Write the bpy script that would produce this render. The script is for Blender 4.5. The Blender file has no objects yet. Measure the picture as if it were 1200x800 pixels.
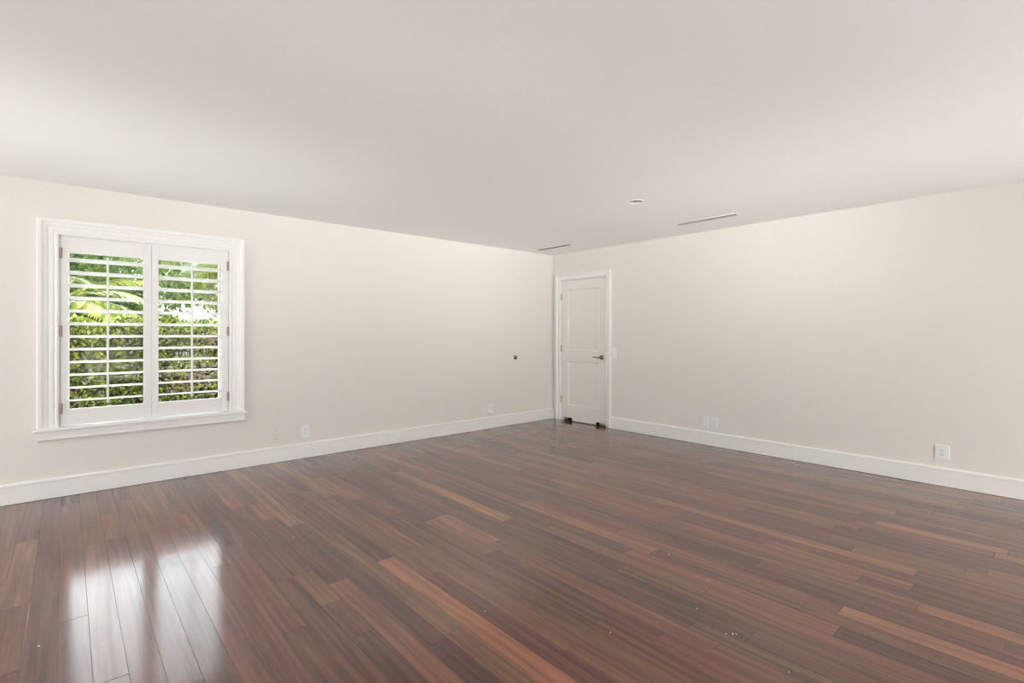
import bpy, bmesh, math, random
from mathutils import Vector, Matrix
PI = math.pi
C = bpy.context.scene.collection
sc = bpy.context.scene

# ------------------------------------------------------------------ camera
FPX, CY = 592.0, 390.7
cam_d = bpy.data.cameras.new('camera')
cam = bpy.data.objects.new('camera', cam_d); C.objects.link(cam)
cam_d.sensor_fit = 'HORIZONTAL'; cam_d.sensor_width = 36.0
cam_d.lens = 36.0 * FPX / 1200.0
cam_d.shift_y = -(400 - CY) / 1200.0
cam_d.clip_start = 0.02; cam_d.clip_end = 500
HEAD = math.radians(48.621)
cam.location = (-5.4832, -5.2854, 1.2712)
cam.rotation_euler = (PI / 2, 0, HEAD - PI / 2)
sc.camera = cam

# ------------------------------------------------------------------ light
sc.view_settings.view_transform = 'Standard'
sc.view_settings.look = 'None'
sc.view_settings.gamma = 1.0
sc.view_settings.use_curve_mapping = False
sc.view_settings.exposure = 0.02
SKY = 2.6; NORTH_GLOW = 9.0
W = bpy.data.worlds.new('sky'); sc.world = W; W.use_nodes = True
bgn = W.node_tree.nodes['Background']
# glow added in the northern sky to strengthen the floor reflection, softer blue-white sky elsewhere
def world_nodes():
    N = W.node_tree.nodes; L = W.node_tree.links
    tc = N.new('ShaderNodeTexCoord')
    dt = N.new('ShaderNodeVectorMath'); dt.operation = 'DOT_PRODUCT'; dt.inputs[1].default_value = Vector((0.10, 0.86, 0.50)).normalized()
    L.new(tc.outputs['Generated'], dt.inputs[0])
    mr = N.new('ShaderNodeMapRange'); mr.interpolation_type = 'SMOOTHSTEP'
    mr.inputs['From Min'].default_value = 0.80; mr.inputs['From Max'].default_value = 0.97
    L.new(dt.outputs['Value'], mr.inputs['Value'])
    ns = N.new('ShaderNodeTexNoise'); ns.inputs['Scale'].default_value = 4.0; ns.inputs['Detail'].default_value = 4
    L.new(tc.outputs['Generated'], ns.inputs['Vector'])
    mu = N.new('ShaderNodeMath'); mu.operation = 'MULTIPLY_ADD'; mu.inputs[1].default_value = NORTH_GLOW; mu.inputs[2].default_value = SKY
    L.new(mr.outputs[0], mu.inputs[0]); L.new(mu.outputs[0], bgn.inputs['Strength'])
    mx = N.new('ShaderNodeMix'); mx.data_type = 'RGBA'
    mx.inputs['A'].default_value = (0.78, 0.89, 1.0, 1); mx.inputs['B'].default_value = (0.95, 0.97, 1.0, 1)
    L.new(ns.outputs['Fac'], mx.inputs['Factor']); L.new(mx.outputs['Result'], bgn.inputs['Color'])
world_nodes()

def sun(energy, direction, angle, color):
    d = bpy.data.lights.new('sun', 'SUN'); d.energy = energy; d.angle = angle; d.color = color
    o = bpy.data.objects.new('sun', d); C.objects.link(o)
    o.rotation_euler = Vector(direction).to_track_quat('-Z', 'Y').to_euler(); o.location = (6, 6, 12)
sun(7.0, (-0.50, -0.10, -0.85), math.radians(1.0), (1.0, 0.95, 0.86))

def area(name, loc, direction, sx, sy, energy, color, spread=PI):
    d = bpy.data.lights.new(name, 'AREA'); d.shape = 'RECTANGLE'; d.size = sx; d.size_y = sy
    d.energy = energy; d.color = color; d.spread = spread
    o = bpy.data.objects.new(name, d); C.objects.link(o)
    o.rotation_euler = Vector(direction).to_track_quat('-Z', 'Z').to_euler(); o.location = loc
    return o
# daylight coming in through the two windows behind the camera
WARM = (1.0, 0.992, 0.972)
area('daylight_west_window', (-9.42, -1.5, 0.6), (1, 0, 0), 2.0, 1.0, 92, WARM)
area('daylight_south_window', (-1.5, -9.12, 0.6), (0, 1, 0), 2.0, 1.0, 128, WARM)
# upward beams added to brighten the ceiling; those windows have no louvers
area('fill_beam_west', (-9.40, -1.5, 0.7), (1, 0, 0.25), 2.0, 1.0, 6, WARM, math.radians(30))
area('fill_beam_west_wide', (-9.40, -1.5, 0.7), (1, 0, 0.5), 2.0, 1.0, 8, WARM, math.radians(60))
area('fill_beam_west_far', (-9.40, -3.4, 0.7), (1, 0, 0.18), 2.0, 1.0, 5.0, WARM, math.radians(20))
area('fill_beam_south', (-4.2, -9.10, 0.7), (0, 1, 0.5), 2.0, 1.0, 16, WARM, math.radians(60))
area('fill_beam_south_far', (-1.5, -9.10, 0.7), (0, 1, 0.25), 2.0, 1.0, 10, WARM, math.radians(30))
area('fill_beam_south_low', (-4.2, -9.10, 0.7), (0, 1, 0.18), 2.0, 1.0, 2.5, WARM, math.radians(20))
# upward fill lamp added outside below the sill, standing in for ground bounce
area('sill_fill', (-4.94, 0.85, -0.12), (0, -0.75, 1.0), 1.8, 1.1, 26, (1.0, 0.99, 0.95))

# ------------------------------------------------------------------ materials
def newmat(name):
    m = bpy.data.materials.new(name); m.use_nodes = True
    nt = m.node_tree
    return m, nt, nt.nodes['Principled BSDF']

def paint(name, col, rough=0.6, bump=0.0, scale=60.0, vary=0.0, metal=0.0, spec=0.5):
    m, nt, b = newmat(name)
    b.inputs['Base Color'].default_value = (*col, 1)
    b.inputs['Roughness'].default_value = rough
    b.inputs['Metallic'].default_value = metal
    b.inputs['Specular IOR Level'].default_value = spec
    tc = nt.nodes.new('ShaderNodeTexCoord')
    n = nt.nodes.new('ShaderNodeTexNoise'); n.inputs['Scale'].default_value = scale; n.inputs['Detail'].default_value = 3
    nt.links.new(tc.outputs['Object'], n.inputs['Vector'])
    if bump:
        bp = nt.nodes.new('ShaderNodeBump'); bp.inputs['Strength'].default_value = bump; bp.inputs['Distance'].default_value = 0.002
        nt.links.new(n.outputs['Fac'], bp.inputs['Height']); nt.links.new(bp.outputs['Normal'], b.inputs['Normal'])
    if vary:
        mx = nt.nodes.new('ShaderNodeMix'); mx.data_type = 'RGBA'
        mx.inputs['A'].default_value = (*[c * (1 - vary) for c in col], 1)
        mx.inputs['B'].default_value = (*[min(1, c * (1 + vary)) for c in col], 1)
        nt.links.new(n.outputs['Fac'], mx.inputs['Factor']); nt.links.new(mx.outputs['Result'], b.inputs['Base Color'])
    return m

M = {}
M['wall'] = paint('wall_paint', (0.80, 0.765, 0.715), 0.75, 0.08, 90)
M['ceiling'] = paint('ceiling_paint', (0.925, 0.926, 0.912), 0.85, 0.05, 60)
M['trim'] = paint('white_gloss_trim', (0.88, 0.87, 0.84), 0.35, 0.02, 30)
M['door'] = paint('door_paint', (0.83, 0.80, 0.75), 0.4, 0.02, 30)
M['shutter'] = paint('shutter_paint', (0.82, 0.81, 0.78), 0.4, 0.02, 30)
M['plate'] = paint('white_plastic', (0.86, 0.855, 0.835), 0.3)
M['beige_plate'] = paint('painted_over_plate', (0.80, 0.76, 0.69), 0.45)
M['slot'] = paint('dark_slot', (0.05, 0.045, 0.04), 0.6)
M['slot_soft'] = paint('grey_slot', (0.32, 0.31, 0.30), 0.6)
M['brass'] = paint('antique_brass', (0.20, 0.145, 0.075), 0.3, metal=1.0)
M['hinge_brass'] = paint('satin_brass_hinge', (0.55, 0.46, 0.30), 0.4, metal=0.9)
M['hinge_grey'] = paint('dull_mauve_hinge', (0.36, 0.27, 0.25), 0.45, metal=0.4)
M['black'] = paint('hole_black', (0.012, 0.011, 0.010), 0.5)
M['dark'] = paint('dark_void', (0.02, 0.018, 0.016), 0.9)
M['vent_grey'] = paint('vent_grey', (0.42, 0.40, 0.37), 0.6)
M['vent_dark'] = paint('vent_dark', (0.20, 0.185, 0.15), 0.6)
M['can'] = paint('can_reflector', (0.22, 0.20, 0.17), 0.3, metal=0.5)
M['lens'] = paint('frosted_lens', (0.55, 0.52, 0.47), 0.3)
M['fleck'] = paint('white_paint_fleck', (0.85, 0.83, 0.78), 0.6)
M['frame'] = paint('window_frame_white', (0.86, 0.86, 0.85), 0.4)
M['bark'] = paint('palm_bark', (0.22, 0.17, 0.12), 0.9, 0.4, 12, 0.4)
M['lawn'] = paint('lawn', (0.16, 0.24, 0.06), 0.9, 0.3, 8, 0.4)
M['paving'] = paint('pale_paving', (0.55, 0.53, 0.49), 0.9, 0.1, 3, 0.1)
M['render'] = paint('house_render', (0.50, 0.47, 0.40), 0.8, 0.1, 5, 0.05)
M['roof'] = paint('white_roof_tile', (0.70, 0.68, 0.65), 0.7, 0.3, 6, 0.05)
M['soffit'] = paint('beige_soffit', (0.62, 0.55, 0.36), 0.7, 0.1, 5, 0.05)
M['house_glass'] = paint('dark_house_glass', (0.05, 0.06, 0.07), 0.1)
M['hedge_core'] = paint('hedge_twigs', (0.10, 0.075, 0.05), 0.95, 0.5, 25, 0.5)

def glass_mat():
    m, nt, b = newmat('window_glass'); nt.nodes.remove(b)
    out = nt.nodes['Material Output']
    tr = nt.nodes.new('ShaderNodeBsdfTransparent'); tr.inputs['Color'].default_value = (0.96, 0.98, 0.97, 1)
    gl = nt.nodes.new('ShaderNodeBsdfGlossy'); gl.inputs['Roughness'].default_value = 0.01
    fr = nt.nodes.new('ShaderNodeFresnel'); fr.inputs['IOR'].default_value = 1.13
    mx = nt.nodes.new('ShaderNodeMixShader')
    nt.links.new(fr.outputs[0], mx.inputs[0]); nt.links.new(tr.outputs[0], mx.inputs[1])
    nt.links.new(gl.outputs[0], mx.inputs[2]); nt.links.new(mx.outputs[0], out.inputs['Surface'])
    return m
M['glass'] = glass_mat()

def leaf_mat(name):
    """leaf colour per leaf from a colour attribute, thin translucent blades"""
    m, nt, b = newmat(name)
    at = nt.nodes.new('ShaderNodeAttribute'); at.attribute_name = 'tint'
    b.inputs['Roughness'].default_value = 0.45
    b.inputs['Specular IOR Level'].default_value = 0.4
    nt.links.new(at.outputs['Color'], b.inputs['Base Color'])
    tl = nt.nodes.new('ShaderNodeBsdfTranslucent'); nt.links.new(at.outputs['Color'], tl.inputs['Color'])
    mx = nt.nodes.new('ShaderNodeMixShader'); mx.inputs[0].default_value = 0.35
    out = nt.nodes['Material Output']
    nt.links.new(b.outputs[0], mx.inputs[1]); nt.links.new(tl.outputs[0], mx.inputs[2]); nt.links.new(mx.outputs[0], out.inputs['Surface'])
    return m
M['leaf'] = leaf_mat('leaf')

def floor_mat():
    m, nt, b = newmat('dark_cherry_floorboards'); N = nt.nodes; L = nt.links
    at = N.new('ShaderNodeAttribute'); at.attribute_name = 'plank'
    sep = N.new('ShaderNodeSeparateColor'); L.new(at.outputs['Color'], sep.inputs['Color'])
    tc = N.new('ShaderNodeTexCoord')
    # grain, stretched along the boards, shifted per board
    off = N.new('ShaderNodeCombineXYZ')
    mul = N.new('ShaderNodeMath'); mul.operation = 'MULTIPLY'; mul.inputs[1].default_value = 37.0
    L.new(sep.outputs['Green'], mul.inputs[0]); L.new(mul.outputs[0], off.inputs['X']); L.new(mul.outputs[0], off.inputs['Y'])
    add = N.new('ShaderNodeVectorMath'); add.operation = 'ADD'
    L.new(tc.outputs['Object'], add.inputs[0]); L.new(off.outputs[0], add.inputs[1])
    mp = N.new('ShaderNodeMapping'); mp.inputs['Scale'].default_value = (34, 1.3, 1)
    L.new(add.outputs[0], mp.inputs['Vector'])
    g1 = N.new('ShaderNodeTexNoise'); g1.inputs['Scale'].default_value = 1.0; g1.inputs['Detail'].default_value = 5; g1.inputs['Distortion'].default_value = 0.6
    L.new(mp.outputs[0], g1.inputs['Vector'])
    mp2 = N.new('ShaderNodeMapping'); mp2.inputs['Scale'].default_value = (260, 14, 1)
    L.new(add.outputs[0], mp2.inputs['Vector'])
    g2 = N.new('ShaderNodeTexNoise'); g2.inputs['Scale'].default_value = 1.0; g2.inputs['Detail'].default_value = 3
    L.new(mp2.outputs[0], g2.inputs['Vector'])
    ramp = N.new('ShaderNodeValToRGB'); cr = ramp.color_ramp
    cr.elements[0].position = 0.0; cr.elements[0].color = (0.058, 0.0235, 0.0160, 1)
    cr.elements[1].position = 1.0; cr.elements[1].color = (0.330, 0.140, 0.065, 1)
    for p, c in ((0.25, (0.108, 0.043, 0.027)), (0.5, (0.160, 0.068, 0.040)), (0.75, (0.225, 0.100, 0.052))):
        e = cr.elements.new(p); e.color = (*c, 1)
    # tone + grain
    gm = N.new('ShaderNodeMath'); gm.operation = 'MULTIPLY_ADD'; gm.inputs[1].default_value = 1.25; L.new(g1.outputs['Fac'], gm.inputs[0])
    sub = N.new('ShaderNodeMath'); sub.operation = 'ADD'; sub.inputs[1].default_value = -0.61; L.new(sep.outputs['Red'], sub.inputs[0])
    L.new(sub.outputs[0], gm.inputs[2])
    gm2 = N.new('ShaderNodeMath'); gm2.operation = 'MULTIPLY_ADD'; gm2.inputs[1].default_value = 0.34; L.new(g2.outputs['Fac'], gm2.inputs[0])
    sub2 = N.new('ShaderNodeMath'); sub2.operation = 'ADD'; sub2.inputs[1].default_value = -0.16; L.new(gm.outputs[0], sub2.inputs[0]); L.new(sub2.outputs[0], gm2.inputs[2])
    L.new(gm2.outputs[0], ramp.inputs['Fac'])
    # hue shift per board, red to olive
    hs = N.new('ShaderNodeHueSaturation'); hs.inputs['Saturation'].default_value = 1.02; hs.inputs['Value'].default_value = 1.14
    hm = N.new('ShaderNodeMath'); hm.operation = 'MULTIPLY_ADD'; hm.inputs[1].default_value = 0.026; hm.inputs[2].default_value = 0.481
    L.new(sep.outputs['Blue'], hm.inputs[0]); L.new(hm.outputs[0], hs.inputs['Hue']); L.new(ramp.outputs['Color'], hs.inputs['Color'])
    L.new(hs.outputs['Color'], b.inputs['Base Color'])
    # gloss: worn satin lacquer
    rn = N.new('ShaderNodeTexNoise'); rn.inputs['Scale'].default_value = 2.3; rn.inputs['Detail'].default_value = 6
    L.new(tc.outputs['Object'], rn.inputs['Vector'])
    rr = N.new('ShaderNodeMapRange'); rr.inputs['To Min'].default_value = 0.26; rr.inputs['To Max'].default_value = 0.42
    L.new(rn.outputs['Fac'], rr.inputs['Value']); L.new(rr.outputs[0], b.inputs['Roughness'])
    b.inputs['IOR'].default_value = 1.52
    b.inputs['Specular IOR Level'].default_value = 0.05
    b.inputs['Coat Weight'].default_value = 1.0; b.inputs['Coat Roughness'].default_value = 0.12; b.inputs['Coat IOR'].default_value = 1.56
    # fine bumps of the lacquer
    bn = N.new('ShaderNodeTexNoise'); bn.inputs['Scale'].default_value = 120; bn.inputs['Detail'].default_value = 2
    L.new(tc.outputs['Object'], bn.inputs['Vector'])
    bp = N.new('ShaderNodeBump'); bp.inputs['Strength'].default_value = 0.07; bp.inputs['Distance'].default_value = 0.0015
    L.new(bn.outputs['Fac'], bp.inputs['Height'])
    bn2 = N.new('ShaderNodeTexNoise'); bn2.inputs['Scale'].default_value = 7; bn2.inputs['Detail'].default_value = 1
    L.new(tc.outputs['Object'], bn2.inputs['Vector'])
    bp2 = N.new('ShaderNodeBump'); bp2.inputs['Strength'].default_value = 0.12; bp2.inputs['Distance'].default_value = 0.004
    L.new(bn2.outputs['Fac'], bp2.inputs['Height']); L.new(bp.outputs['Normal'], bp2.inputs['Normal'])
    L.new(bp2.outputs['Normal'], b.inputs['Normal']); L.new(bp2.outputs['Normal'], b.inputs['Coat Normal'])
    return m
M['floor'] = floor_mat()

# ------------------------------------------------------------------ builders
class MB:
    def __init__(s): s.v = []; s.f = []; s.c = []
    def box(s, x0, x1, y0, y1, z0, z1, map=None, bev=0.0):
        x0, x1 = sorted((x0, x1)); y0, y1 = sorted((y0, y1)); z0, z1 = sorted((z0, z1))
        bm = bmesh.new()
        bmesh.ops.create_cube(bm, size=1)
        for v in bm.verts:
            v.co = Vector(((x0 + x1) / 2 + v.co.x * (x1 - x0), (y0 + y1) / 2 + v.co.y * (y1 - y0), (z0 + z1) / 2 + v.co.z * (z1 - z0)))
        if bev:
            bmesh.ops.bevel(bm, geom=bm.edges[:], offset=bev, segments=2, affect='EDGES', profile=0.5)
        s.take(bm, map); return s
    def take(s, bm, map=None):
        bm.verts.index_update(); n = len(s.v)
        for v in bm.verts:
            s.v.append(tuple(map(*v.co)) if map else tuple(v.co))
        for f in bm.faces: s.f.append([n + v.index for v in f.verts])
        bm.free()
    def lathe(s, prof, axis_map, seg=32, close=True):
        """prof: list of (r, h); axis_map maps (a, b, h)"""
        n = len(s.v)
        for r, h in prof:
            for k in range(seg):
                a = 2 * PI * k / seg
                s.v.append(tuple(axis_map(r * math.cos(a), r * math.sin(a), h)))
        for i in range(len(prof) - 1):
            for k in range(seg):
                a = n + i * seg + k; b = n + i * seg + (k + 1) % seg
                s.f.append([a, b, b + seg, a + seg])
        if close:
            s.f.append([n + k for k in range(seg)][::-1]); m = n + (len(prof) - 1) * seg; s.f.append([m + k for k in range(seg)])
        return s
    def sweep(s, rings, closed=False, caps=True):
        n = len(s.v); m = len(rings[0])
        for r in rings: s.v.extend(tuple(p) for p in r)
        R = len(rings)
        for i in range(R if closed else R - 1):
            for k in range(m):
                a = n + i * m + k; b = n + i * m + (k + 1) % m
                c = n + ((i + 1) % R) * m + (k + 1) % m; d = n + ((i + 1) % R) * m + k
                s.f.append([a, b, c, d])
        if caps and not closed:
            s.f.append([n + k for k in range(m)][::-1]); s.f.append([n + (R - 1) * m + k for k in range(m)])
        return s
    def tube(s, pts, rad, seg=10):
        rings = []
        for i, p in enumerate(pts):
            p = Vector(p); a = Vector(pts[max(0, i - 1)]); b = Vector(pts[min(len(pts) - 1, i + 1)])
            t = (b - a).normalized(); u = t.cross(Vector((0, 0, 1)))
            if u.length < 1e-3: u = t.cross(Vector((1, 0, 0)))
            u.normalize(); w = t.cross(u); r = rad[i] if isinstance(rad, (list, tuple)) else rad
            rings.append([p + (u * math.cos(2 * PI * k / seg) + w * math.sin(2 * PI * k / seg)) * r for k in range(seg)])
        return s.sweep(rings)
    def build(s, name, mat, parent=None, origin=None, smooth=False, colattr=None, flip=True):
        me = bpy.data.meshes.new(name)
        if parent is not None: o0 = Vector(parent['_w'])
        elif origin is not None: o0 = Vector(origin)
        else:
            xs = [v[0] for v in s.v]; ys = [v[1] for v in s.v]; zs = [v[2] for v in s.v]
            o0 = Vector(((min(xs) + max(xs)) / 2, (min(ys) + max(ys)) / 2, min(zs)))
        me.from_pydata([tuple(Vector(v) - o0) for v in s.v], [], s.f)
        me.materials.append(mat)
        if flip:
            bm = bmesh.new(); bm.from_mesh(me); bmesh.ops.recalc_face_normals(bm, faces=bm.faces[:]); bm.to_mesh(me); bm.free()
        if colattr:
            ca = me.color_attributes.new(colattr, 'FLOAT_COLOR', 'CORNER')
            vals = []
            for f, c in zip(s.f, s.c): vals.extend([c[0], c[1], c[2], 1.0] * len(f))
            ca.data.foreach_set('color', vals)
        if smooth:
            me.shade_smooth()
            try: me.set_sharp_from_angle(angle=math.radians(35))
            except Exception: pass
        me.update()
        o = bpy.data.objects.new(name, me); C.objects.link(o)
        if parent is not None: o.parent = parent
        else: o.location = o0
        o['_w'] = list(o0)
        return o

def empty(name, loc):
    o = bpy.data.objects.new(name, None); C.objects.link(o); o.location = loc; o['_w'] = list(loc)
    o.empty_display_size = 0.1
    return o
def tag(o, label=None, cat=None, group=None, kind=None):
    if label: o['label'] = label
    if cat: o['category'] = cat
    if group: o['group'] = group
    if kind: o['kind'] = kind
    return o
# wall frames: (u along wall, w out into the room, v up)
def LW(u, w, v): return (u, -w, v)       # left wall, plane y = 0
def RW(u, w, v): return (-w, u, v)       # right wall, plane x = 0
def casing(mb, fr, u0, u1, v0, v1, prof, four=False):
    """mitred casing round an opening u0..u1, up to v1; prof = [(outward distance, projection)...] closed loop"""
    path = [(u0, v0, -1, 0), (u0, v1, -1, 1), (u1, v1, 1, 1), (u1, v0, 1, 0)]
    rings = [[fr(u + du * d, p, v + dv * d) for d, p in prof] for (u, v, du, dv) in path]
    mb.sweep(rings)

# ------------------------------------------------------------------ room shell
H = 2.44
XW, YS = -9.5, -9.2
def struct(o, label=None): o['kind'] = 'structure'; return o

# window opening and door opening
WX0, WX1, WZ0, WZ1 = -5.525, -4.354, 0.530, 2.032
DY0, DY1, DZ = -0.990, -0.158, 2.052
T = 0.16
mb = MB()
mb.box(XW - T, WX0, 0, T, -0.3, H + 0.2); mb.box(WX1, T, 0, T, -0.3, H + 0.2)
mb.box(WX0, WX1, 0, T, -0.3, WZ0); mb.box(WX0, WX1, 0, T, WZ1, H + 0.2)
struct(mb.build('wall_left', M['wall'], origin=(-3.8, 0, 0), flip=False))
mb = MB()
mb.box(0, T, YS, DY0, -0.3, H + 0.2); mb.box(0, T, DY1, 0, -0.3, H + 0.2); mb.box(0, T, DY0, DY1, DZ, H + 0.2)
mb.box(0, T, DY0, DY1, -0.3, -0.02)
struct(mb.build('wall_right', M['wall'], origin=(0, -3.7, 0), flip=False))
# closed closet behind the door, its darkness put into the near-black colour
mb = MB()
mb.box(T, T + 0.8, DY0 - 0.1, DY0 - 0.15, -0.1, DZ + 0.1); mb.box(T, T + 0.8, DY1 + 0.1, DY1 + 0.15, -0.1, DZ + 0.1)
mb.box(T + 0.8, T + 0.85, DY0 - 0.15, DY1 + 0.15, -0.1, DZ + 0.1); mb.box(T, T + 0.85, DY0 - 0.15, DY1 + 0.15, DZ + 0.1, DZ + 0.15)
mb.box(T, T + 0.85, DY0 - 0.15, DY1 + 0.15, -0.1, -0.02)
struct(mb.build('wall_closet', M['dark'], origin=(T, -0.57, 0), flip=False))
# far walls behind the camera, each with a window
S2 = (-5.3, -0.4, 0.08, 2.05)
mb = MB()
mb.box(XW - T, S2[0], YS - T, YS, -0.3, H + 0.2); mb.box(S2[1], T, YS - T, YS, -0.3, H + 0.2)
mb.box(S2[0], S2[1], YS - T, YS, -0.3, S2[2]); mb.box(S2[0], S2[1], YS - T, YS, S2[3], H + 0.2)
struct(mb.build('wall_back', M['wall'], origin=(-3.8, YS, 0), flip=False))
W2 = (-4.5, -0.4, 0.08, 2.05)
mb = MB()
mb.box(XW - T, XW, YS, W2[0], -0.3, H + 0.2); mb.box(XW - T, XW, W2[1], 0, -0.3, H + 0.2)
mb.box(XW - T, XW, W2[0], W2[1], -0.3, W2[2]); mb.box(XW - T, XW, W2[0], W2[1], W2[3], H + 0.2)
struct(mb.build('wall_near', M['wall'], origin=(XW, -3.7, 0), flip=False))
# ceiling with a round hole for the recessed light
RLX, RLY, RLR = -1.700, -2.650, 0.062
bm = bmesh.new()
mb = MB()
seg = 48; n0 = 0
sq = 0.2
ring_i = [(RLX + RLR * math.cos(2 * PI * k / seg + PI / 4), RLY + RLR * math.sin(2 * PI * k / seg + PI / 4)) for k in range(seg)]
def sqp(k):
    a = 2 * PI * k / seg + PI / 4; c, s_ = math.cos(a), math.sin(a); m_ = max(abs(c), abs(s_)); return (RLX + sq * c / m_, RLY + sq * s_ / m_)
ring_o = [sqp(k) for k in range(seg)]
mb.v += [(x, y, H) for x, y in ring_i] + [(x, y, H) for x, y in ring_o]
for k in range(seg):
    k2 = (k + 1) % seg; mb.f.append([k, k2, seg + k2, seg + k])
def cq(x0, x1, y0, y1, z=H):
    n = len(mb.v); mb.v += [(x0, y0, z), (x1, y0, z), (x1, y1, z), (x0, y1, z)]; mb.f.append([n, n + 3, n + 2, n + 1])
cq(XW, RLX - sq, YS, 0); cq(RLX + sq, 0, YS, 0); cq(RLX - sq, RLX + sq, YS, RLY - sq); cq(RLX - sq, RLX + sq, RLY + sq, 0)
mb.box(XW - T - 0.3, T + 0.3, YS - T - 0.3, T + 0.35, H + 0.12, H + 0.25)
struct(mb.build('ceiling', M['ceiling'], origin=(-3.8, -3.7, H), flip=False))
bm.free()

# floor: individual boards as faces of one mesh, running towards the left wall
random.seed(11)
PW = 0.102; X0 = -4.085
marked = [  # (x, y_far, y_near, tone, hue) boards that stand out in the photograph
    (-4.135, -2.68, -4.40, 0.93, 0.35), (-4.235, -2.30, -3.50, 0.55, 0.9), (-4.235, -3.50, -5.2, 0.50, 1.0), (-3.50, -2.32, -2.90, 0.80, 0.2), (-3.17, -1.10, -2.68, 0.86, 0.8),
    (-2.90, -2.49, -3.62, 0.80, 0.5), (-2.80, -3.30, -4.4, 0.62, 0.35), (-4.54, -0.55, -1.19, 0.70, 0.25), (-4.44, -1.2, -1.6, 0.62, 0.1), (-4.57, -2.54, -2.93, 0.62, 0.8),
    (-4.47, -2.75, -4.4, 0.62, 0.5), (-2.81, -4.54, -5.40, 0.86, 0.5), (-1.41, -4.35, -4.99, 0.80, 0.7), (-2.05, -3.11, -4.69, 0.78, 0.6),
    (-2.48, -4.77, -5.5, 0.72, 0.4), (-2.25, -2.2, -3.4, 0.66, 0.2), (-3.60, -3.0, -4.1, 0.18, 0.3), (-4.34, -3.0, -3.52, 0.12, 0.4), (-4.34, -3.52, -4.4, 0.10, 0.1),
    (-4.03, -3.0, -4.4, 0.25, 0.1), (-2.72, -3.6, -4.6, 0.08, 0.5), (-1.85, -1.3, -2.4, 0.62, 0.4), (-5.65, -1.0, -2.0, 0.62, 0.6), (-5.75, -1.6, -2.3, 0.55, 0.7),
    (-5.24, -0.75, -1.3, 0.60, 0.3), (-4.95, -0.9, -1.35, 0.58, 0.1), (-4.85, -1.1, -1.5, 0.50, 0.2), (-1.03, -3.0, -4.4, 0.62, 0.4), (-0.52, -3.2, -4.7, 0.60, 0.4), (-2.35, -4.0, -4.71, 0.60, 0.6),
    (-1.75, -4.94, -5.8, 0.66, 0.5), (-3.8, -0.8, -1.6, 0.62, 0.4), (-2.35, -0.9, -1.8, 0.60, 0.5),
]
mb = MB()
ncol0 = math.floor((XW - X0) / PW) - 0; ncol1 = math.ceil((0 - X0) / PW)
def plank(x0, x1, y0, y1, tone, seed, hue):
    x0 = max(x0, XW); x1 = min(x1, 0.0)
    if x1 - x0 < 0.004 or y1 - y0 < 0.004: return
    e = 0.0009; d = -0.0010
    tx = random.gauss(0, 0.00016); ty = random.gauss(0, 0.0003)
    tx = max(-0.0004, min(0.0004, tx)); ty = max(-.0007, min(.0007, ty))
    n = len(mb.v)
    mb.v += [(x0, y0, d), (x1, y0, d), (x1, y1, d), (x0, y1, d),
             (x0 + e, y0 + e, -tx - ty), (x1 - e, y0 + e, tx - ty), (x1 - e, y1 - e, tx + ty), (x0 + e, y1 - e, -tx + ty)]
    cen = (tone, seed, hue)
    mb.f.append([n + 4, n + 5, n + 6, n + 7]); mb.c.append(cen)
    dk = (tone * 0.3, seed, hue)
    for a, b in ((0, 1), (1, 2), (2, 3), (3, 0)):
        mb.f.append([n + a, n + b, n + 4 + b, n + 4 + a]); mb.c.append(dk)
for c in range(ncol0, ncol1 + 1):
    x0 = X0 + c * PW; x1 = x0 + PW
    if x1 <= XW or x0 >= 0: continue
    mk = sorted([(m[2], m[1], m[3] - 0.10 if m[3] > .5 else m[3], m[4]) for m in marked if x0 <= m[0] < x1])
    spans = []; y = YS
    stops = mk + [(0.0, 0.0, 0, 0)]
    for (ya, yb, tn, hu) in stops:
        while y < ya - 0.01:
            L_ = random.uniform(0.6, 2.3)
            e = min(ya, y + L_)
            if ya - e < 0.3: e = ya
            r = random.random()
            tn_ = random.uniform(0.08, 0.24) if r < 0.30 else (random.uniform(0.22, 0.44) if r < 0.90 else random.uniform(0.44, 0.58))
            spans.append((y, e, tn_, random.random())); y = e
        if yb > ya: spans.append((max(y, ya), yb, tn, hu)); y = max(y, yb)
    for (a, b, tn_, hu) in spans: plank(x0, x1, a, b, tn_, random.random(), hu)
# sub floor under the boards, so that nothing shows through the joints
nf = len(mb.f); mb.box(XW, 0.0, YS, 0.0, -0.06, -0.0012); mb.c += [(0.0, 0, 0)] * (len(mb.f) - nf)
fl = mb.build('floor', M['floor'], origin=(-3.8, -3.7, 0), colattr='plank', flip=False)
struct(fl)
# flecks of paint stuck to the boards
fm = fl.data; fm.materials.append(M['fleck'])
bm = bmesh.new(); bm.from_mesh(fm)
def fleck(x, y, r, ang, asp=1.0, kind=1):
    vs = []
    for k in range(7):
        a = 2 * PI * k / 7; rr = r * random.uniform(0.7, 1.2)
        px, py = rr * math.cos(a) * asp, rr * math.sin(a)
        vs.append(bm.verts.new((x + px * math.cos(ang) - py * math.sin(ang) + 3.8, y + px * math.sin(ang) + py * math.cos(ang) + 3.7, 0.0014)))
    f = bm.faces.new(vs); f.material_index = kind
FW = (math.cos(HEAD), math.sin(HEAD)); RT = (math.sin(HEAD), -math.cos(HEAD))
FLK = [(-4.42, -2.02, .004), (-4.05, -3.47, .004), (-2.88, -3.70, .004), (-5.57, -2.47, .005), (-3.39, -4.28, .004), (-3.36, -4.31, .003), (-3.30, -4.10, .003), (-3.75, -3.95, .003), (-3.0, -4.0, .003), (-3.8, -3.2, .0025), (-3.45, -4.55, .003), (-3.25, -3.72, .003)]
for x, y, r in FLK: fleck(x, y, r * 0.7, random.uniform(0, 3), random.uniform(1, 2))
fleck(-3.37, -4.30, .002, 0.3, 4.0)
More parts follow.
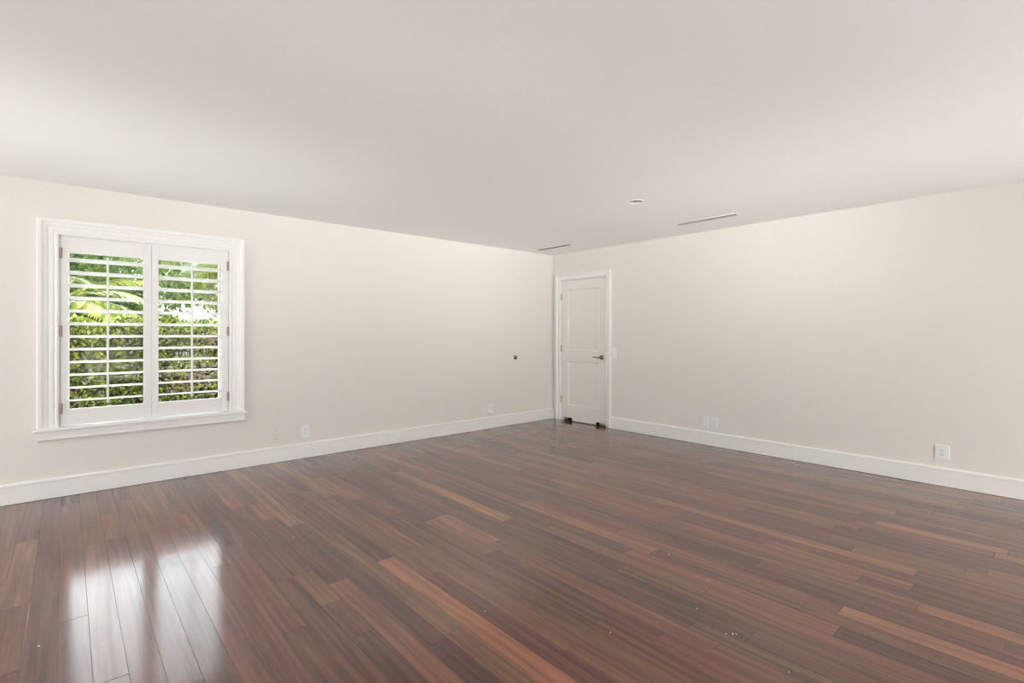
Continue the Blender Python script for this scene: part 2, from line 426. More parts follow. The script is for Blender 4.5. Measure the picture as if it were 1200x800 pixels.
bm.to_mesh(fm); bm.free()

# baseboards: tall flat board with a bead on top
BB = [(0, 0), (0.018, 0), (0.018, 0.122), (0.016, 0.127), (0.021, 0.131), (0.021, 0.145), (0.014, 0.152), (0.006, 0.156), (0, 0.156)]
def baseboard(name, fr, u0, u1):
    mb = MB(); mb.sweep([[fr(u, w, v + (0.003 if v == 0 else 0)) for w, v in BB] for u in (u0, u1)])
    return struct(mb.build(name, M['trim']))
baseboard('baseboard_left', LW, XW, 0)
baseboard('baseboard_right', RW, YS, -1.077)
baseboard('baseboard_back', lambda u, w, v: (u, YS + w, v), XW, 0)
baseboard('baseboard_near', lambda u, w, v: (XW + w, u, v), YS, 0)

# ------------------------------------------------------------------ window with casing, sill, frame and panes
win = empty('window_1', ((WX0 + WX1) / 2, 0, 0.45)); struct(win)
mb = MB()
prof = [(0.004, 0), (0.004, 0.016), (0.012, 0.022), (0.020, 0.022), (0.026, 0.014), (0.036, 0.014), (0.040, 0.018), (0.056, 0.018), (0.060, 0.014),
        (0.070, 0.014), (0.074, 0.019), (0.090, 0.019), (0.096, 0.021), (0.101, 0.027), (0.107, 0.029), (0.126, 0.029), (0.132, 0.024), (0.132, 0)]
casing(mb, LW, WX0, WX1, 0.543, WZ1, prof)
mb.build('casing', M['trim'], win)
mb = MB()
mb.box(-5.676, -4.200, 0, 0.062, 0.522, 0.544, lambda x, y, z: (x, -y, z), bev=0.006)
mb.box(WX0 + 0.001, WX1 - 0.001, 0.0005, 0.10, 0.531, 0.543)
mb.build('window_sill', M['trim'], win)
mb = MB()
ap = [(0, 0.522), (0.026, 0.522), (0.026, 0.482), (0.022, 0.478), (0.022, 0.472), (0.032, 0.466), (0.036, 0.458), (0.030, 0.450), (0.016, 0.444), (0, 0.444)]
mb.sweep([[LW(u, w, v) for w, v in ap] for u in (-5.650, -4.222)])
mb.build('apron', M['trim'], win)
# window unit behind the shutters: jamb frame and a pair of sashes with a wide mullion
mb = MB()
mb.box(WX0, WX0 + 0.012, 0.001, T, 0.543, WZ1); mb.box(WX1 - 0.012, WX1, 0.001, T, 0.543, WZ1); mb.box(WX0, WX1, 0.001, T, WZ1 - 0.012, WZ1)
mb.box(WX0, WX1, 0.09, T + 0.02, 0.531, 0.555)
mb.build('jamb', M['trim'], win)
mid = -4.925
for a, b in ((WX0 + 0.012, mid), (mid, WX1 - 0.012)):
    mb = MB(); y0, y1 = 0.100, 0.145; z0, z1 = 0.555, WZ1 - 0.012; s_ = 0.045
    mb.box(a, a + s_, y0, y1, z0, z1, bev=.003); mb.box(b - s_, b, y0, y1, z0, z1, bev=.003)
    mb.box(a + s_, b - s_, y0, y1, z0, z0 + s_ + .01); mb.box(a + s_, b - s_, y0, y1, z1 - s_, z1)
    sash = mb.build('sash', M['frame'], win)
    mb = MB(); mb.box(a + s_ - .002, b - s_ + .002, 0.120, 0.124, z0 + s_ + .008, z1 - s_ + .002)
    mb.build('pane', M['glass'], sash)

# ------------------------------------------------------------------ plantation shutters
def shutter(x0, x1, sl, sr, side, label):
    """x0..x1 the whole panel; sl, sr stile widths; side = where the hinges are"""
    z0, z1 = 0.556, 2.026
    o0, o1 = x0 + sl, x1 - sr          # opening
    zb, zt = 0.678, 1.906
    y0, y1 = -0.010, 0.020
    root = empty('plantation_shutter', ((x0 + x1) / 2, 0, z0))
    tag(root, label, 'shutter', 'pair of plantation shutters in the window')
    for a, b in ((x0, o0), (o1, x1)):
        MB().box(a, b, y0, y1, z0, z1, bev=0.002).build('stile', M['shutter'], root)
    MB().box(o0, o1, y0, y1, zt, z1, bev=0.002).build('top_rail', M['shutter'], root)
    MB().box(o0, o1, y0, y1, z0, zb, bev=0.002).build('bottom_rail', M['shutter'], root)
    tilt = math.radians(10)
    n = 12
    cy = 0.010
    for i in range(n):
        zc = 0.743 + i * 0.1009
        rings = []
        for X in (o0 + 0.002, o1 - 0.002):
            ring = []
            for k in range(16):
                a = 2 * PI * k / 16
                dy = 0.055 * math.cos(a); dz = 0.0058 * math.sin(a) * (1.0 if abs(math.cos(a)) < .95 else .9)
                # room edge up, outer edge down
                yy = dy * math.cos(tilt) + dz * math.sin(tilt); zz = -dy * math.sin(tilt) + dz * math.cos(tilt)
                ring.append((X, cy + yy, zc + zz))
            rings.append(ring)
        MB().sweep(rings).build('louver', M['shutter'], root, smooth=True)
    xc = (o0 + o1) / 2
    ytip = cy - 0.055 * math.cos(tilt)
    mb = MB(); mb.box(xc - 0.0075, xc + 0.0075, ytip - 0.016, ytip - 0.003, 0.715, 1.885, bev=0.003)
    for i in range(n):
        zc = 0.743 + i * 0.1009 + 0.055 * math.sin(tilt)
        mb.box(xc - 0.0015, xc + 0.0015, ytip - 0.004, ytip + 0.002, zc - 0.002, zc + 0.002)
    mb.build('tilt_rod', M['shutter'], root)
    hx = x0 if side == 'l' else x1
    for zc in (0.686, 1.292, 1.899):
        mb = MB(); mb.tube([(hx, y0 - 0.006, zc - 0.043), (hx, y0 - 0.006, zc + 0.043)], 0.0065, 12)
        mb.box(hx - 0.011, hx + 0.011, y0 - 0.0025, y0 + 0.001, zc - 0.041, zc + 0.041)
        h = mb.build('hinge', M['hinge_grey'], root, smooth=True); h['label'] = 'dull mauve-grey metal hinge'
shutter(-5.521, -4.943, 0.047, 0.053, 'l', 'white louvered shutter leaf on the left half of the window, palm and hedge behind it')
shutter(-4.939, -4.358, 0.045, 0.053, 'r', 'white louvered shutter leaf on the right half of the window, nearer the door')

# ------------------------------------------------------------------ door
casm = MB()
dprof = [(0.004, 0), (0.004, 0.012), (0.010, 0.017), (0.016, 0.017), (0.020, 0.013), (0.056, 0.015), (0.060, 0.019), (0.064, 0.027), (0.070, 0.029), (0.081, 0.029), (0.086, 0.024), (0.086, 0)]
casing(casm, RW, DY0, DY1, 0.002, DZ, dprof)
struct(casm.build('trim_1', M['trim']))
mb = MB()   # jamb lining and stop
mb.box(0.001, T, DY0, DY0 + 0.008, 0, DZ); mb.box(0.001, T, DY1 - 0.008, DY1, 0, DZ); mb.box(0.001, T, DY0, DY1, DZ - 0.006, DZ)
mb.box(0.045, 0.060, DY0 + 0.008, DY0 + 0.02, 0, DZ - .006); mb.box(0.045, 0.060, DY1 - 0.02, DY1 - 0.008, 0, DZ - .006)
struct(mb.build('trim_2', M['trim']))
LY0, LY1 = -0.9785, -0.1695
def door_leaf():
    x0, x1 = 0.003, 0.040
    zb, zt = 0.048, 2.042
    mb = MB()
    # stiles and rails
    P = [(-0.862, -0.288, 1.020, 1.915), (-0.862, -0.288, 0.222, 0.876)]
    mb.box(x0, x1, LY0, P[0][0], zb, zt); mb.box(x0, x1, P[0][1], LY1, zb, zt)
    mb.box(x0, x1, P[0][0], P[0][1], P[0][3], zt); mb.box(x0, x1, P[0][0], P[0][1], P[1][3], P[0][2]); mb.box(x0, x1, P[0][0], P[0][1], zb, P[1][2])
    # moulded frames stepping down to recessed flat panels
    pr = [(0.0, 0.003), (0.005, 0.0015), (0.010, 0.005), (0.017, 0.013), (0.024, 0.0155)]
    for (a, b, c, d) in P:
        for i in range(len(pr) - 1):
            (i0, d0), (i1, d1) = pr[i], pr[i + 1]
            def loop(t, x): return [(x, a + t, c + t), (x, b - t, c + t), (x, b - t, d - t), (x, a + t, d - t)]
            n = len(mb.v); mb.v += loop(i0, d0) + loop(i1, d1)
            for k in range(4): mb.f.append([n + k, n + (k + 1) % 4, n + 4 + (k + 1) % 4, n + 4 + k][::-1])
        t = pr[-1][0]; n = len(mb.v); x = pr[-1][1]
        mb.box(x, x + 0.01, a + t, b - t, c + t, d - t)
    return mb.build('door_1', M['door'], origin=(0.02, -0.574, 0.0), flip=False)
door = struct(door_leaf())
def dpart(mb, name, mat, smooth=False, parent=None): return mb.build(name, mat, parent or door, smooth=smooth)
s1 = MB(); s1.box(0.004, 0.030, -0.800, -0.372, 0.009, 0.0478, bev=0.002)
dpart(s1, 'door_sweep', M['trim'])
s2 = MB(); s2.box(0.006, 0.028, -0.972, -0.868, 0.016, 0.0478, bev=0.002)
o = dpart(s2, 'bottom_plate', M['hinge_brass']); o['label'] = 'small pale brass plate under the latch corner'
for zc in (1.811, 1.053, 0.307):
    mb = MB(); yk = LY1 + 0.006
    mb.tube([(-0.0075, yk, zc - 0.048), (-0.0075, yk, zc + 0.048)], 0.0065, 12)
    mb.tube([(-0.0075, yk, zc + 0.048), (-0.0075, yk, zc + 0.054)], [0.005, 0.002], 12)
    mb.tube([(-0.0075, yk, zc - 0.054), (-0.0075, yk, zc - 0.048)], [0.002, 0.005], 12)
    mb.box(-0.001, 0.002, yk - 0.012, yk + 0.009, zc - 0.046, zc + 0.046)
    dpart(mb, 'hinge', M['hinge_brass'], True)['label'] = 'satin brass hinge'
# lever handle
hy, hz = -0.918, 0.945
mb = MB()
mb.lathe([(0.0335, 0.0), (0.0335, 0.004), (0.031, 0.009), (0.024, 0.012), (0.015, 0.015), (0.012, 0.020), (0.012, 0.040)], lambda a, b, h: (0.003 - h, hy + a, hz + b), 32)
hd = dpart(mb, 'door_handle', M['brass'], True); hd['label'] = 'antique brass lever handle on a round rose'
mb = MB()
pts = [(-0.042, hy + 0.008, hz), (-0.047, hy + 0.02, hz), (-0.048, hy + 0.045, hz - 0.001), (-0.047, hy + 0.075, hz + 0.004), (-0.045, hy + 0.100, hz + 0.007), (-0.041, hy + 0.116, hz + 0.001), (-0.037, hy + 0.121, hz - 0.006)]
mb.tube([(-0.042, hy - 0.010, hz)] + pts, [0.006, 0.011, 0.0095, 0.0075, 0.007, 0.0075, 0.006, 0.003], 12)
mb.build('lever', M['brass'], hd, smooth=True)
mb = MB(); mb.box(0.0, 0.004, DY0 + 0.0005, DY0 + 0.0078, 0.905, 0.985)
dpart(mb, 'latch_plate', M['hinge_brass'])

# ------------------------------------------------------------------ wall plates
def plate(fr, u, v, w, h, kind, label, cat='outlet', group='electrical outlets low on the two walls', mat='plate', soft=True, name='wall_outlet'):
    root = empty(name, fr(u, 0, v - h / 2))
    tag(root, label, cat, group)
    bx = lambda a, b, c, d, e, f, **k: (a, b, c, d, e, f)
    def part(nm, boxes, m, bev=0.0015):
        mb = MB()
        for (du0, du1, w0, w1, dv0, dv1) in boxes:
            mb.box(u + du0, u + du1, w0, w1, v + dv0, v + dv1, fr, bev=bev)
        return mb.build(nm, m, root)
    part('cover_plate', [(-w / 2, w / 2, 0, 0.0065, -h / 2, h / 2)], M[mat], 0.0028)
    sm = M['slot_soft'] if soft else M['slot']
    if kind == 'duplex':
        for s_ in (0.0195, -0.0195):
            mb = MB()
            # rounded-top receptacle face
            ring = []
            for k in range(24):
                a = 2 * PI * k / 24; ring.append((0.0165 * math.cos(a), max(-0.0135, min(0.0135, 0.0175 * math.sin(a)))))
            mb.sweep([[fr(u + a, 0.006, v + s_ + b) for a, b in ring], [fr(u + a, 0.0088, v + s_ + b) for a, b in ring]])
            rc = mb.build('receptacle', M[mat], root)
            for (du, dv, ww, hh) in ((-0.0065, 0.003, 0.0016, 0.006), (0.0065, 0.003, 0.0016, 0.0075), (0, -0.0075, 0.0032, 0.0032)):
                mb = MB(); mb.box(u + du - ww / 2 - .0006, u + du + ww / 2 + .0006, 0.0085, 0.0091, v + s_ + dv - hh / 2, v + s_ + dv + hh / 2, fr)
                mb.build('slot', sm, rc)
        part('screw', [(-0.0025, 0.0025, 0.006, 0.0072, -0.0025, 0.0025)], M['slot_soft'], 0.0008)
    elif kind == 'decora':
        d = part('receptacle', [(-0.0165, 0.0165, 0.006, 0.0088, -0.0335, 0.0335)], M[mat])
        for s_ in (0.018, -0.018):
            for (du, dv, ww, hh) in ((-0.0065, 0.003, 0.003, 0.007), (0.0065, 0.003, 0.003, 0.008), (0, -0.007, 0.004, 0.004)):
                mb = MB(); mb.box(u + du - ww / 2, u + du + ww / 2, 0.0087, 0.0092, v + s_ + dv - hh / 2, v + s_ + dv + hh / 2, fr)
                mb.build('slot', sm, d)
    elif kind == 'rocker':
        mb = MB()
        mb.sweep([[fr(u + a, w_, v + b) for w_, b in ((0.005, -0.033), (0.0085, -0.033), (0.012, 0.0), (0.0075, 0.033), (0.005, 0.033))] for a in (-0.0165, 0.0165)])
        mb.build('rocker', M[mat], root)
    elif kind == 'blank':
        part('screw', [(-0.003, 0.003, 0.006, 0.0074, 0.042, 0.048)], M['slot_soft'], 0.0008)
        part('screw', [(-0.003, 0.003, 0.006, 0.0074, -0.048, -0.042)], M['slot_soft'], 0.0008)
    elif kind == 'triple':
        for s_ in (0.038, 0.0, -0.038):
            part('jack', [(-0.014, 0.014, 0.006, 0.0085, s_ - 0.014, s_ + 0.014)], M[mat])
            part('jack_opening', [(-0.010, 0.010, 0.0083, 0.0089, s_ + 0.010, s_ + 0.0135)], M['slot_soft'], 0)
    return root
plate(LW, -3.927, 0.262, 0.070, 0.135, 'triple', 'cream wall plate left of the white outlet on the window wall', 'wall plate', None, 'beige_plate', name='wall_plate')
plate(LW, -3.651, 0.267, 0.074, 0.136, 'duplex', 'white outlet right of the cream plate, between window and far corner', soft=False)
o3 = plate(LW, -1.216, 0.262, 0.086, 0.148, 'duplex', 'white outlet nearest the far corner with a small plug-in device')
# small plug-in device on the lower socket of the outlet near the corner
mb = MB(); pu, pv = -1.232, 0.216
mb.lathe([(0.030, 0.009), (0.032, 0.014), (0.030, 0.024), (0.022, 0.030), (0.010, 0.032)], lambda a, b, h: LW(pu + a, h, pv + b), 24)
plug = mb.build('plug_in_device', M['plate'], smooth=True)
tag(plug, 'small round white plug-in device in the lower socket near the far corner', 'plug')
plate(RW, -1.128, 1.005, 0.072, 0.145, 'rocker', 'white light switch beside the door casing at handle height', 'light switch', None, 'plate', name='light_switch')
plate(RW, -2.421, 0.262, 0.074, 0.132, 'blank', 'blank white wall plate touching the outlet right of the door', 'wall plate', None, name='blank_wall_plate')
plate(RW, -2.515, 0.262, 0.080, 0.134, 'decora', 'white outlet right beside the blank plate on the door wall')
plate(RW, -4.494, 0.281, 0.092, 0.120, 'duplex', 'white outlet farthest right on the door wall, by itself', soft=False)

# hole punched by the lever: raised cup coloured black for depth, pale flap
bu, bv = -0.766, 0.936
fit = empty('wall_hole', LW(bu, 0, bv - 0.03)); tag(fit, 'small round dark hole in the window wall at door handle height', 'wall hole')
mb = MB(); mb.lathe([(0.030, 0.0), (0.030, 0.004), (0.027, 0.008), (0.022, 0.008), (0.020, 0.004), (0.004, 0.003)], lambda a, b, h: LW(bu + a, h, bv + b), 28)
mb.build('base', M['black'], fit, smooth=True)
mb = MB(); mb.lathe([(0.013, 0.003), (0.013, 0.012), (0.010, 0.015), (0.003, 0.016)], lambda a, b, h: LW(bu - 0.012 + a, h, bv + 0.012 + b), 20)
mb.build('pale_flap', M['vent_grey'], fit, smooth=True)['label'] = 'pale flap towards the upper left'

# ------------------------------------------------------------------ ceiling fixtures
def ceiling_vent(xc, y0, y1, wd, slat_m, back_m, label):
    root = empty('ceiling_vent', (xc, (y0 + y1) / 2, H)); tag(root, label, 'ceiling vent', 'slot vents in the ceiling')
    b = 0.012; mb = MB()
    for (a, c, d, e) in ((xc - wd / 2, xc - wd / 2 + b, y0, y1), (xc + wd / 2 - b, xc + wd / 2, y0, y1), (xc - wd / 2, xc + wd / 2, y0, y0 + b), (xc - wd / 2, xc + wd / 2, y1 - b, y1)):
        mb.box(a, c, d, e, H - 0.007, H, bev=0.001)
    mb.build('frame', M['trim'], root)
    MB().box(xc - wd / 2 + b, xc + wd / 2 - b, y0 + b, y1 - b, H - 0.002, H - 0.0005).build('backing', back_m, root)
    n = 3
    for i in range(n):
        x = xc - wd / 2 + b + (wd - 2 * b) * (i + 0.5) / n
        r = [[(x - 0.008, y, H - 0.0025), (x - 0.0065, y, H - 0.0025), (x + 0.008, y, H - 0.0085), (x + 0.0065, y, H - 0.0085)] for y in (y0 + b, y1 - b)]
        MB().sweep(r).build('slat', slat_m, root)
ceiling_vent(-0.545, -0.835, -0.235, 0.085, M['vent_dark'], M['dark'], 'dark slot vent in the ceiling nearest the far corner above the door')
ceiling_vent(-0.580, -3.050, -2.395, 0.100, M['vent_grey'], M['vent_grey'], 'pale grey slot vent in the ceiling right of the recessed light')
rl = empty('recessed_light', (RLX, RLY, H)); tag(rl, 'small round recessed ceiling light with a white ring, left of the pale vent', 'ceiling light')
up = lambda a, b, h: (RLX + a, RLY + b, H + h)
mb = MB(); mb.lathe([(0.060, 0.004), (0.060, -0.003), (0.066, -0.006), (0.076, -0.005), (0.080, 0.0), (0.066, 0.002)], up, 40, close=False)
mb.build('trim_ring', M['trim'], rl, smooth=True)
mb = MB(); mb.lathe([(0.061, 0.003), (0.056, 0.035), (0.050, 0.062), (0.046, 0.085), (0.0, 0.085)], up, 40, close=False)
mb.build('reflector', M['can'], rl, smooth=True, flip=False)
mb = MB(); mb.lathe([(0.001, 0.030), (0.020, 0.032), (0.032, 0.038), (0.036, 0.050), (0.030, 0.075)], up, 32)
mb.build('bulb', M['lens'], rl, smooth=True)

# ------------------------------------------------------------------ windows behind the camera
def far_window(name, fr, u0, u1, v0, v1):
    w = empty(name, fr((u0 + u1) / 2, 0, v0)); struct(w)
    mb = MB(); casing(mb, fr, u0, u1, v0, v1, prof); mb.box(u0 - .13, u1 + .13, 0, 0.03, 0.003, v0, fr); mb.build('casing', M['trim'], w)
    mb = MB()
    n = 3
    for i in range(n + 1):
        u = u0 + (u1 - u0) * i / n; mb.box(max(u0, u - .03), min(u1, u + .03), -0.12, -0.07, v0, v1, fr)
    mb.box(u0, u1, -0.12, -0.07, v0, v0 + .05, fr); mb.box(u0, u1, -0.12, -0.07, v1 - .05, v1, fr)
    mb.build('window_frame', M['frame'], w)
    mb = MB(); mb.box(u0, u1, -0.10, -0.096, v0, v1, fr); mb.build('pane', M['glass'], w)
far_window('window_2', lambda u, w, v: (u, YS + w, v), *S2)
far_window('window_3', lambda u, w, v: (XW + w, u, v), *W2)

# ------------------------------------------------------------------ outside
GZ = -0.30
mb = MB(); mb.box(-40, 40, 2.3, 16, GZ - 0.2, GZ); mb.box(-40, 40, 24, 90, GZ - 0.2, GZ)
tag(mb.build('lawn', M['lawn'], origin=(0, 8, GZ)), 'green lawn outside beyond the window', 'lawn', kind='structure')
mb = MB(); mb.box(-40, 40, T + 0.01, 2.3, GZ - 0.2, GZ - 0.01)  # pale strip added out of view to bounce daylight up to the ceiling
tag(mb.build('bounce_paving', M['paving']), 'unseen pale ground added outside the window to bounce light upward', 'bounce_paving', kind='structure')
mb = MB(); mb.box(-40, 40, 16, 24, GZ - 0.2, GZ + 0.01)
tag(mb.build('driveway', M['paving']), 'pale paving far outside behind the hedge', 'paving', kind='structure')

def leaf(mb, p, d, nrm, L_, wd, col):
    """a folded four-corner leaf at p pointing along d"""
    d = d.normalized(); s_ = d.cross(nrm)
    if s_.length < 1e-4: s_ = d.cross(Vector((0.3, 0.5, 1)))
    s_.normalize(); up_ = s_.cross(d)
    n = len(mb.v)
    mb.v += [tuple(p), tuple(p + d * L_ * 0.45 + s_ * wd / 2 + up_ * wd * .15), tuple(p + d * L_), tuple(p + d * L_ * 0.45 - s_ * wd / 2 + up_ * wd * .15)]
    mb.f += [[n, n + 1, n + 2], [n, n + 2, n + 3]]; mb.c += [col, col]
def rv(): 
    v = Vector((random.gauss(0, 1), random.gauss(0, 1), random.gauss(0, 1))); return v.normalized()
def mixc(a, b, t): return tuple(x * (1 - t) + y * t for x, y in zip(a, b))
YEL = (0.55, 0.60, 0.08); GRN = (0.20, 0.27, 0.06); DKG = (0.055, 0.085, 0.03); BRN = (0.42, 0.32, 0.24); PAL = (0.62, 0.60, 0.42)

def hedge(x0, x1, y0, y1, top, n, label):
    random.seed(5)
    root = empty('hedge', ((x0 + x1) / 2, (y0 + y1) / 2, GZ)); tag(root, label, 'hedge')
    mb = MB()
    hx, hz = -4.34, 0.985   # a gap where the pale paving shows through
    for i in range(n):
        face = random.random()
        x = random.uniform(x0, x1)
        tz = top + 0.05 * math.sin(x * 5.1) + 0.04 * math.sin(x * 13.7)
        if face < 0.62: y = y0 + abs(random.gauss(0, 0.10)) + 0.05 * math.sin(x * 7 + 3); z = random.uniform(GZ, tz)
        elif face < 0.9: y = random.uniform(y0, y1); z = tz - abs(random.gauss(0, 0.06)) + 0.03
        else: y = y1 - abs(random.gauss(0, .1)); z = random.uniform(GZ, tz)
        k = (y - -5.285) / (y0 + 5.285)
        if abs((x + 5.48) / k + 5.48 - (hx + 5.48) - 0.0 - 0) < 0.0: continue
        xx = -5.4832 + (x + 5.4832) / k; zz = 1.2712 + (z - 1.2712) / k
        if abs(xx - (-4.345)) < 0.10 and abs(zz - 1.01) < 0.035: continue
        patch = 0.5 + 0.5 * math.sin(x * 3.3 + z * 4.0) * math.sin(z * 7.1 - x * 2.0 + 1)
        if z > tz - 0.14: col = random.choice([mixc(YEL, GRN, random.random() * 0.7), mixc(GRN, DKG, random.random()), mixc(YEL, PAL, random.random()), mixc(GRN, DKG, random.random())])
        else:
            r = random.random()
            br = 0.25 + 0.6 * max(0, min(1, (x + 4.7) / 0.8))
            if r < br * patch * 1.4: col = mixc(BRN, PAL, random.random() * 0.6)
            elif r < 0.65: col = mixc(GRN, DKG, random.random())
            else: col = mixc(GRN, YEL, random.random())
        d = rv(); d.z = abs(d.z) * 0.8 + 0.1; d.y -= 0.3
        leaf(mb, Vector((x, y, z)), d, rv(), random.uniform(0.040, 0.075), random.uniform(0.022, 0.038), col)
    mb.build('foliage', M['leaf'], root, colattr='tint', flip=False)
    # dense dark twiggy inside, open at the gap
    core = MB()
    for (xa, xb, za, zb) in ((x0 + .1, -4.36, GZ, top - .16), (-3.98, x1 - .1, GZ, top - .16), (-4.36, -3.98, GZ, 0.86), (-4.36, -3.98, 1.02, top - .16)):
        nx = max(2, int((xb - xa) / 0.09)); nz = max(2, int((zb - za) / 0.09)); n = len(core.v)
        for k in range(nz + 1):
            for q in range(nx + 1): core.v.append((xa + (xb - xa) * q / nx, (y0 + y1) / 2 + random.uniform(-.10, .10), za + (zb - za) * k / nz))
        for k in range(nz):
            for q in range(nx): a = n + k * (nx + 1) + q; core.f.append([a, a + 1, a + nx + 2, a + nx + 1])
    co = core.build('inner_twigs', M['hedge_core'], root, flip=False)
    sm = co.modifiers.new('thick', 'SOLIDIFY'); sm.thickness = 0.10; sm.offset = 0
    mb = MB()
    for i in range(420):
        x = random.uniform(x0, x1); y = random.uniform(y0 + .1, y1 - .1)
        pts = [Vector((x, y, GZ))]
        for k in range(4): pts.append(pts[-1] + Vector((random.gauss(0, .10), random.gauss(0, .06), (top - GZ - .1) / 4)))
        mb.tube(pts, [0.014, 0.011, 0.009, 0.006, 0.004], 5)
    mb.build('branches', M['hedge_core'], root)
hedge(-8.5, -1.2, 2.75, 3.5, 1.42, 60000, 'clipped green hedge with yellow tips right outside the window')

def frond(mb, stem, base, az, elev, length, droop, cols, npairs=34, lw=0.030, ll=0.42, hang=0.5):
    pts = []; p = Vector(base); e = elev; step = length / 14
    for k in range(15):
        pts.append(p.copy()); d = Vector((math.cos(az) * math.cos(e), math.sin(az) * math.cos(e), math.sin(e))); p = p + d * step; e -= droop / 14 * (0.5 + k / 10)
    stem.tube(pts, [0.016 * (1 - 0.85 * k / 14) for k in range(15)], 5)
    for i in range(npairs):
        t = 0.14 + 0.86 * i / npairs; f = t * 14; k = min(13, int(f)); q = pts[k].lerp(pts[k + 1], f - k)
        d = (pts[k + 1] - pts[k]).normalized(); side = d.cross(Vector((0, 0, 1))).normalized()
        L_ = ll * (math.sin(PI * min(1, 0.12 + 0.88 * t)) ** 0.6 + 0.15)
        for s_ in (-1, 1):
            dd = (side * s_ * 0.8 + d * 0.65 + Vector((0, 0, -hang * random.uniform(.6, 1.3)))).normalized()
            c = mixc(cols[0], cols[1], random.random())
            # two-segment blade that bends down
            mid_ = q + dd * L_ * 0.5; tipd = (dd + Vector((0, 0, -hang * 0.8))).normalized(); tip = mid_ + tipd * L_ * 0.5
            wv = dd.cross(Vector((0, 0, 1))).normalized() * lw / 2
            n = len(mb.v); mb.v += [tuple(q), tuple(mid_ + wv), tuple(mid_ - wv), tuple(tip)]
            mb.f += [[n, n + 1, n + 2], [n + 1, n + 3, n + 2]]; mb.c += [c, c]
def palm(name, label, base, height, nf, length, cols, seed, trunk_r, hang, droop, e0=0.2, e1=1.2, azs=None, ll=0.42, lw=0.03):
    random.seed(seed)
    root = empty(name, (base[0], base[1], GZ)); tag(root, label, 'palm tree', 'palms outside the window')
    b = Vector(base); top = Vector((base[0], base[1], height))
    mb = MB(); pts = [Vector((base[0] + 0.05 * math.sin(k), base[1], GZ + (height - GZ) * k / 8)) for k in range(9)]
    mb.tube(pts, [trunk_r * (1.2 - 0.05 * k + 0.06 * (k % 2)) for k in range(9)], 10)
    mb.build('trunk', M['bark'], root, smooth=True)
    lf = MB(); st = MB()
    for i in range(nf):
        az = (azs[i % len(azs)] + random.gauss(0, .15)) if azs else 2 * PI * i * 0.618
        frond(lf, st, pts[-1], az, random.uniform(e0, e1), length * random.uniform(.8, 1.1), droop * random.uniform(.8, 1.2), cols, hang=hang, ll=ll, lw=lw, npairs=40)
    lf.build('fronds', M['leaf'], root, colattr='tint', flip=False)
    st.c = [(0.30, 0.33, 0.10)] * len(st.f)
    st.build('frond_stems', M['leaf'], root, colattr='tint')
palm('areca_palm', 'yellow-green arching palm behind the left shutter leaf', (-5.9, 5.6, 0), 1.55, 16, 1.9, ((0.62, 0.60, 0.14), (0.10, 0.17, 0.05)), 3, 0.05, 0.25, 1.3, 0.15, 0.95, ll=0.46, lw=0.052)
palm('drooping_palm', 'darker palm with hanging fronds behind the right shutter leaf', (-2.15, 9.4, 0), 3.1, 22, 2.5, ((0.20, 0.26, 0.07), (0.42, 0.42, 0.16)), 8, 0.11, 1.2, 1.5, 0.0, 0.9, ll=0.6, lw=0.045)

def tree(loc, hgt, rad, n, cols, label, seed, squash=1.0, lf_size=0.16):
    random.seed(seed)
    root = empty('leafy_tree', (loc[0], loc[1], GZ)); tag(root, label, 'tree', 'trees beyond the hedge')
    mb = MB(); cz = hgt - rad * squash * 0.9
    for k in range(5):
        a = k * 1.3; mb.tube([(loc[0] + .1 * math.cos(a), loc[1] + .1 * math.sin(a), GZ), (loc[0] + .25 * math.cos(a), loc[1] + .25 * math.sin(a), (cz + GZ) / 2), (loc[0] + rad * .5 * math.cos(a), loc[1] + rad * .5 * math.sin(a), cz)], [0.10, 0.08, 0.03], 7)
    mb.build('trunk', M['bark'], root)
    mb = MB()
    cl = [(Vector((loc[0], loc[1], cz)) + Vector((random.gauss(0, .45) * rad, random.gauss(0, .45) * rad, random.gauss(0, .42) * rad * squash)), random.uniform(.25, .5) * rad) for _ in range(14)]
    for i in range(n):
        c, r = random.choice(cl); d = rv(); p = c + d * r * random.uniform(.6, 1.05)
        if p.z < GZ + .1: continue
        leaf(mb, p, d + rv() * .8, rv(), lf_size * random.uniform(.7, 1.3), lf_size * .5, mixc(cols[0], cols[1], random.random()))
    mb.build('foliage', M['leaf'], root, colattr='tint', flip=False)
tree((-4.9, 9.3), 2.35, 1.0, 6000, (DKG, GRN), 'low dark green tree behind the left shutter leaf above the hedge', 21, 0.8, 0.14)
tree((-5.0, 20.0), 5.1, 2.6, 9000, (DKG, (0.22, 0.30, 0.10)), 'bushy tree in front of the white roof, left side', 23, 1.0, 0.24)
tree((0.6, 22.0), 5.6, 2.2, 8000, (GRN, PAL), 'pale green loose tree in front of the white roof, right side', 24, 1.1, 0.24)
tree((-5.2, 47.0), 9.5, 3.6, 9000, (DKG, (0.20, 0.28, 0.10)), 'large dark tree behind the white roof, left', 25, 0.9, 0.45)
tree((3.4, 58.0), 10.8, 4.2, 9000, (GRN, (0.34, 0.36, 0.18)), 'large olive tree behind the white roof, right', 26, 0.9, 0.5)

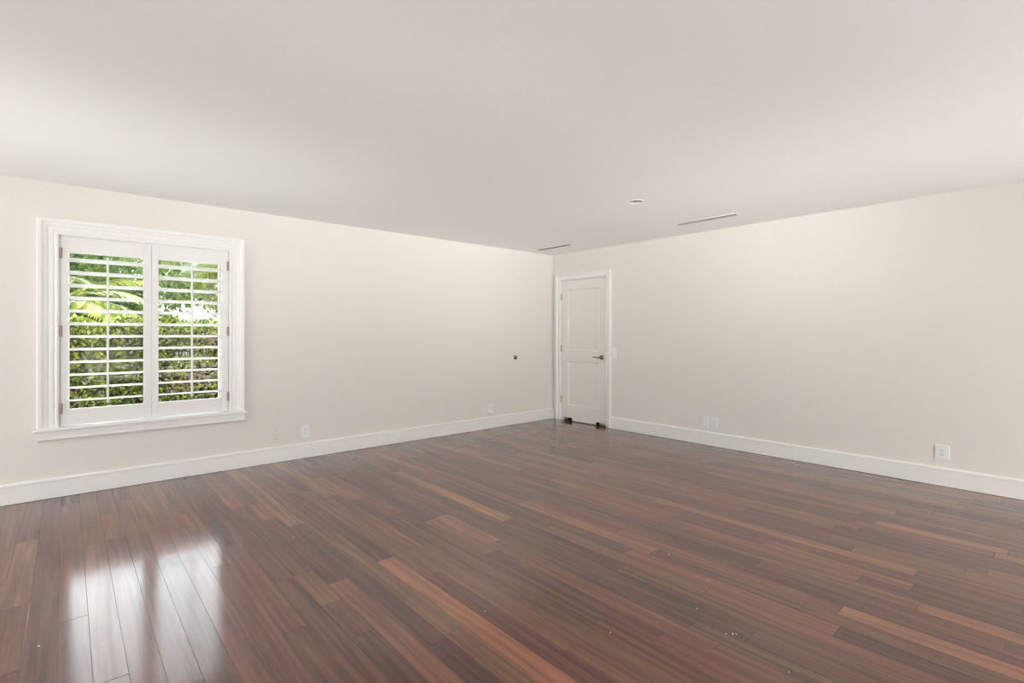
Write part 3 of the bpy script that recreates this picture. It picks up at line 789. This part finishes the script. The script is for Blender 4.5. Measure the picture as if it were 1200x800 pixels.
# neighbour's house with a white roof
def house():
    x0, x1, y0, y1 = -11.0, 9.0, 33.0, 42.0; ez = 2.22
    root = empty('house', ((x0 + x1) / 2, y0, GZ)); tag(root, 'low neighbouring house with a white roof beyond the hedge', 'house')
    MB().box(x0 + .8, x1 - .8, y0 + .8, y1 - .8, GZ, ez).build('wall', M['render'], root)
    mb = MB(); zt = 4.1
    b = [(x0, y0, ez), (x1, y0, ez), (x1, y1, ez), (x0, y1, ez), (x0 + 4, y0 + 4.2, zt), (x1 - 4, y0 + 4.2, zt), (x1 - 4, y1 - 4.2, zt), (x0 + 4, y1 - 4.2, zt)]
    mb.v += b; mb.f += [[0, 1, 5, 4], [1, 2, 6, 5], [2, 3, 7, 6], [3, 0, 4, 7], [4, 5, 6, 7], [3, 2, 1, 0]]
    mb.build('roof', M['roof'], root)
    MB().box(x0, x1, y0 - .03, y0 + .02, ez - .20, ez + .03).build('fascia', M['roof'], root)
    for xa, xb in ((-1.4, 0.4), (1.3, 3.0), (-6.5, -4.8)):
        mb = MB(); yy = y0 + .75
        mb.box(xa, xa + .12, yy, yy + .06, 0.6, 1.85); mb.box(xb - .12, xb, yy, yy + .06, 0.6, 1.85); mb.box((xa + xb) / 2 - .06, (xa + xb) / 2 + .06, yy, yy + .06, 0.6, 1.85)
        mb.box(xa, xb, yy, yy + .06, 1.75, 1.87); mb.box(xa, xb, yy, yy + .06, 0.6, .72)
        w = mb.build('window', M['frame'], root)
        MB().box(xa + .1, xb - .1, yy + .03, yy + .045, .7, 1.77).build('pane', M['house_glass'], w)
house()
# roof overhang of a neighbouring wing, seen from below at the top right of the window
def overhang():
    root = empty('patio_roof', (-1.5, 8.6, GZ)); tag(root, 'beige patio roof edge at the top right of the window', 'patio roof')
    za = 2.93
    mb = MB(); mb.box(-3.02, 1.8, 8.2, 10.6, za, za + 0.06); mb.build('soffit', M['soffit'], root)
    mb = MB(); mb.box(-3.20, -3.02, 8.0, 10.6, za - 0.05, za + 0.20); mb.box(-3.02, 1.8, 8.02, 8.2, za + 0.0, za + 0.20); mb.build('fascia', M['roof'], root)
    mb = MB(); mb.box(-3.2, 1.8, 8.0, 10.6, za + .2, za + .26); mb.build('roof_deck', M['roof'], root)
    for (px, py) in ((1.6, 8.4), (1.6, 10.4), (-1.2, 10.4)):
        MB().box(px - .07, px + .07, py - .07, py + .07, GZ, za, bev=.01).build('post', M['frame'], root)
overhang()

for o in bpy.data.objects:
    if '_w' in o: del o['_w']
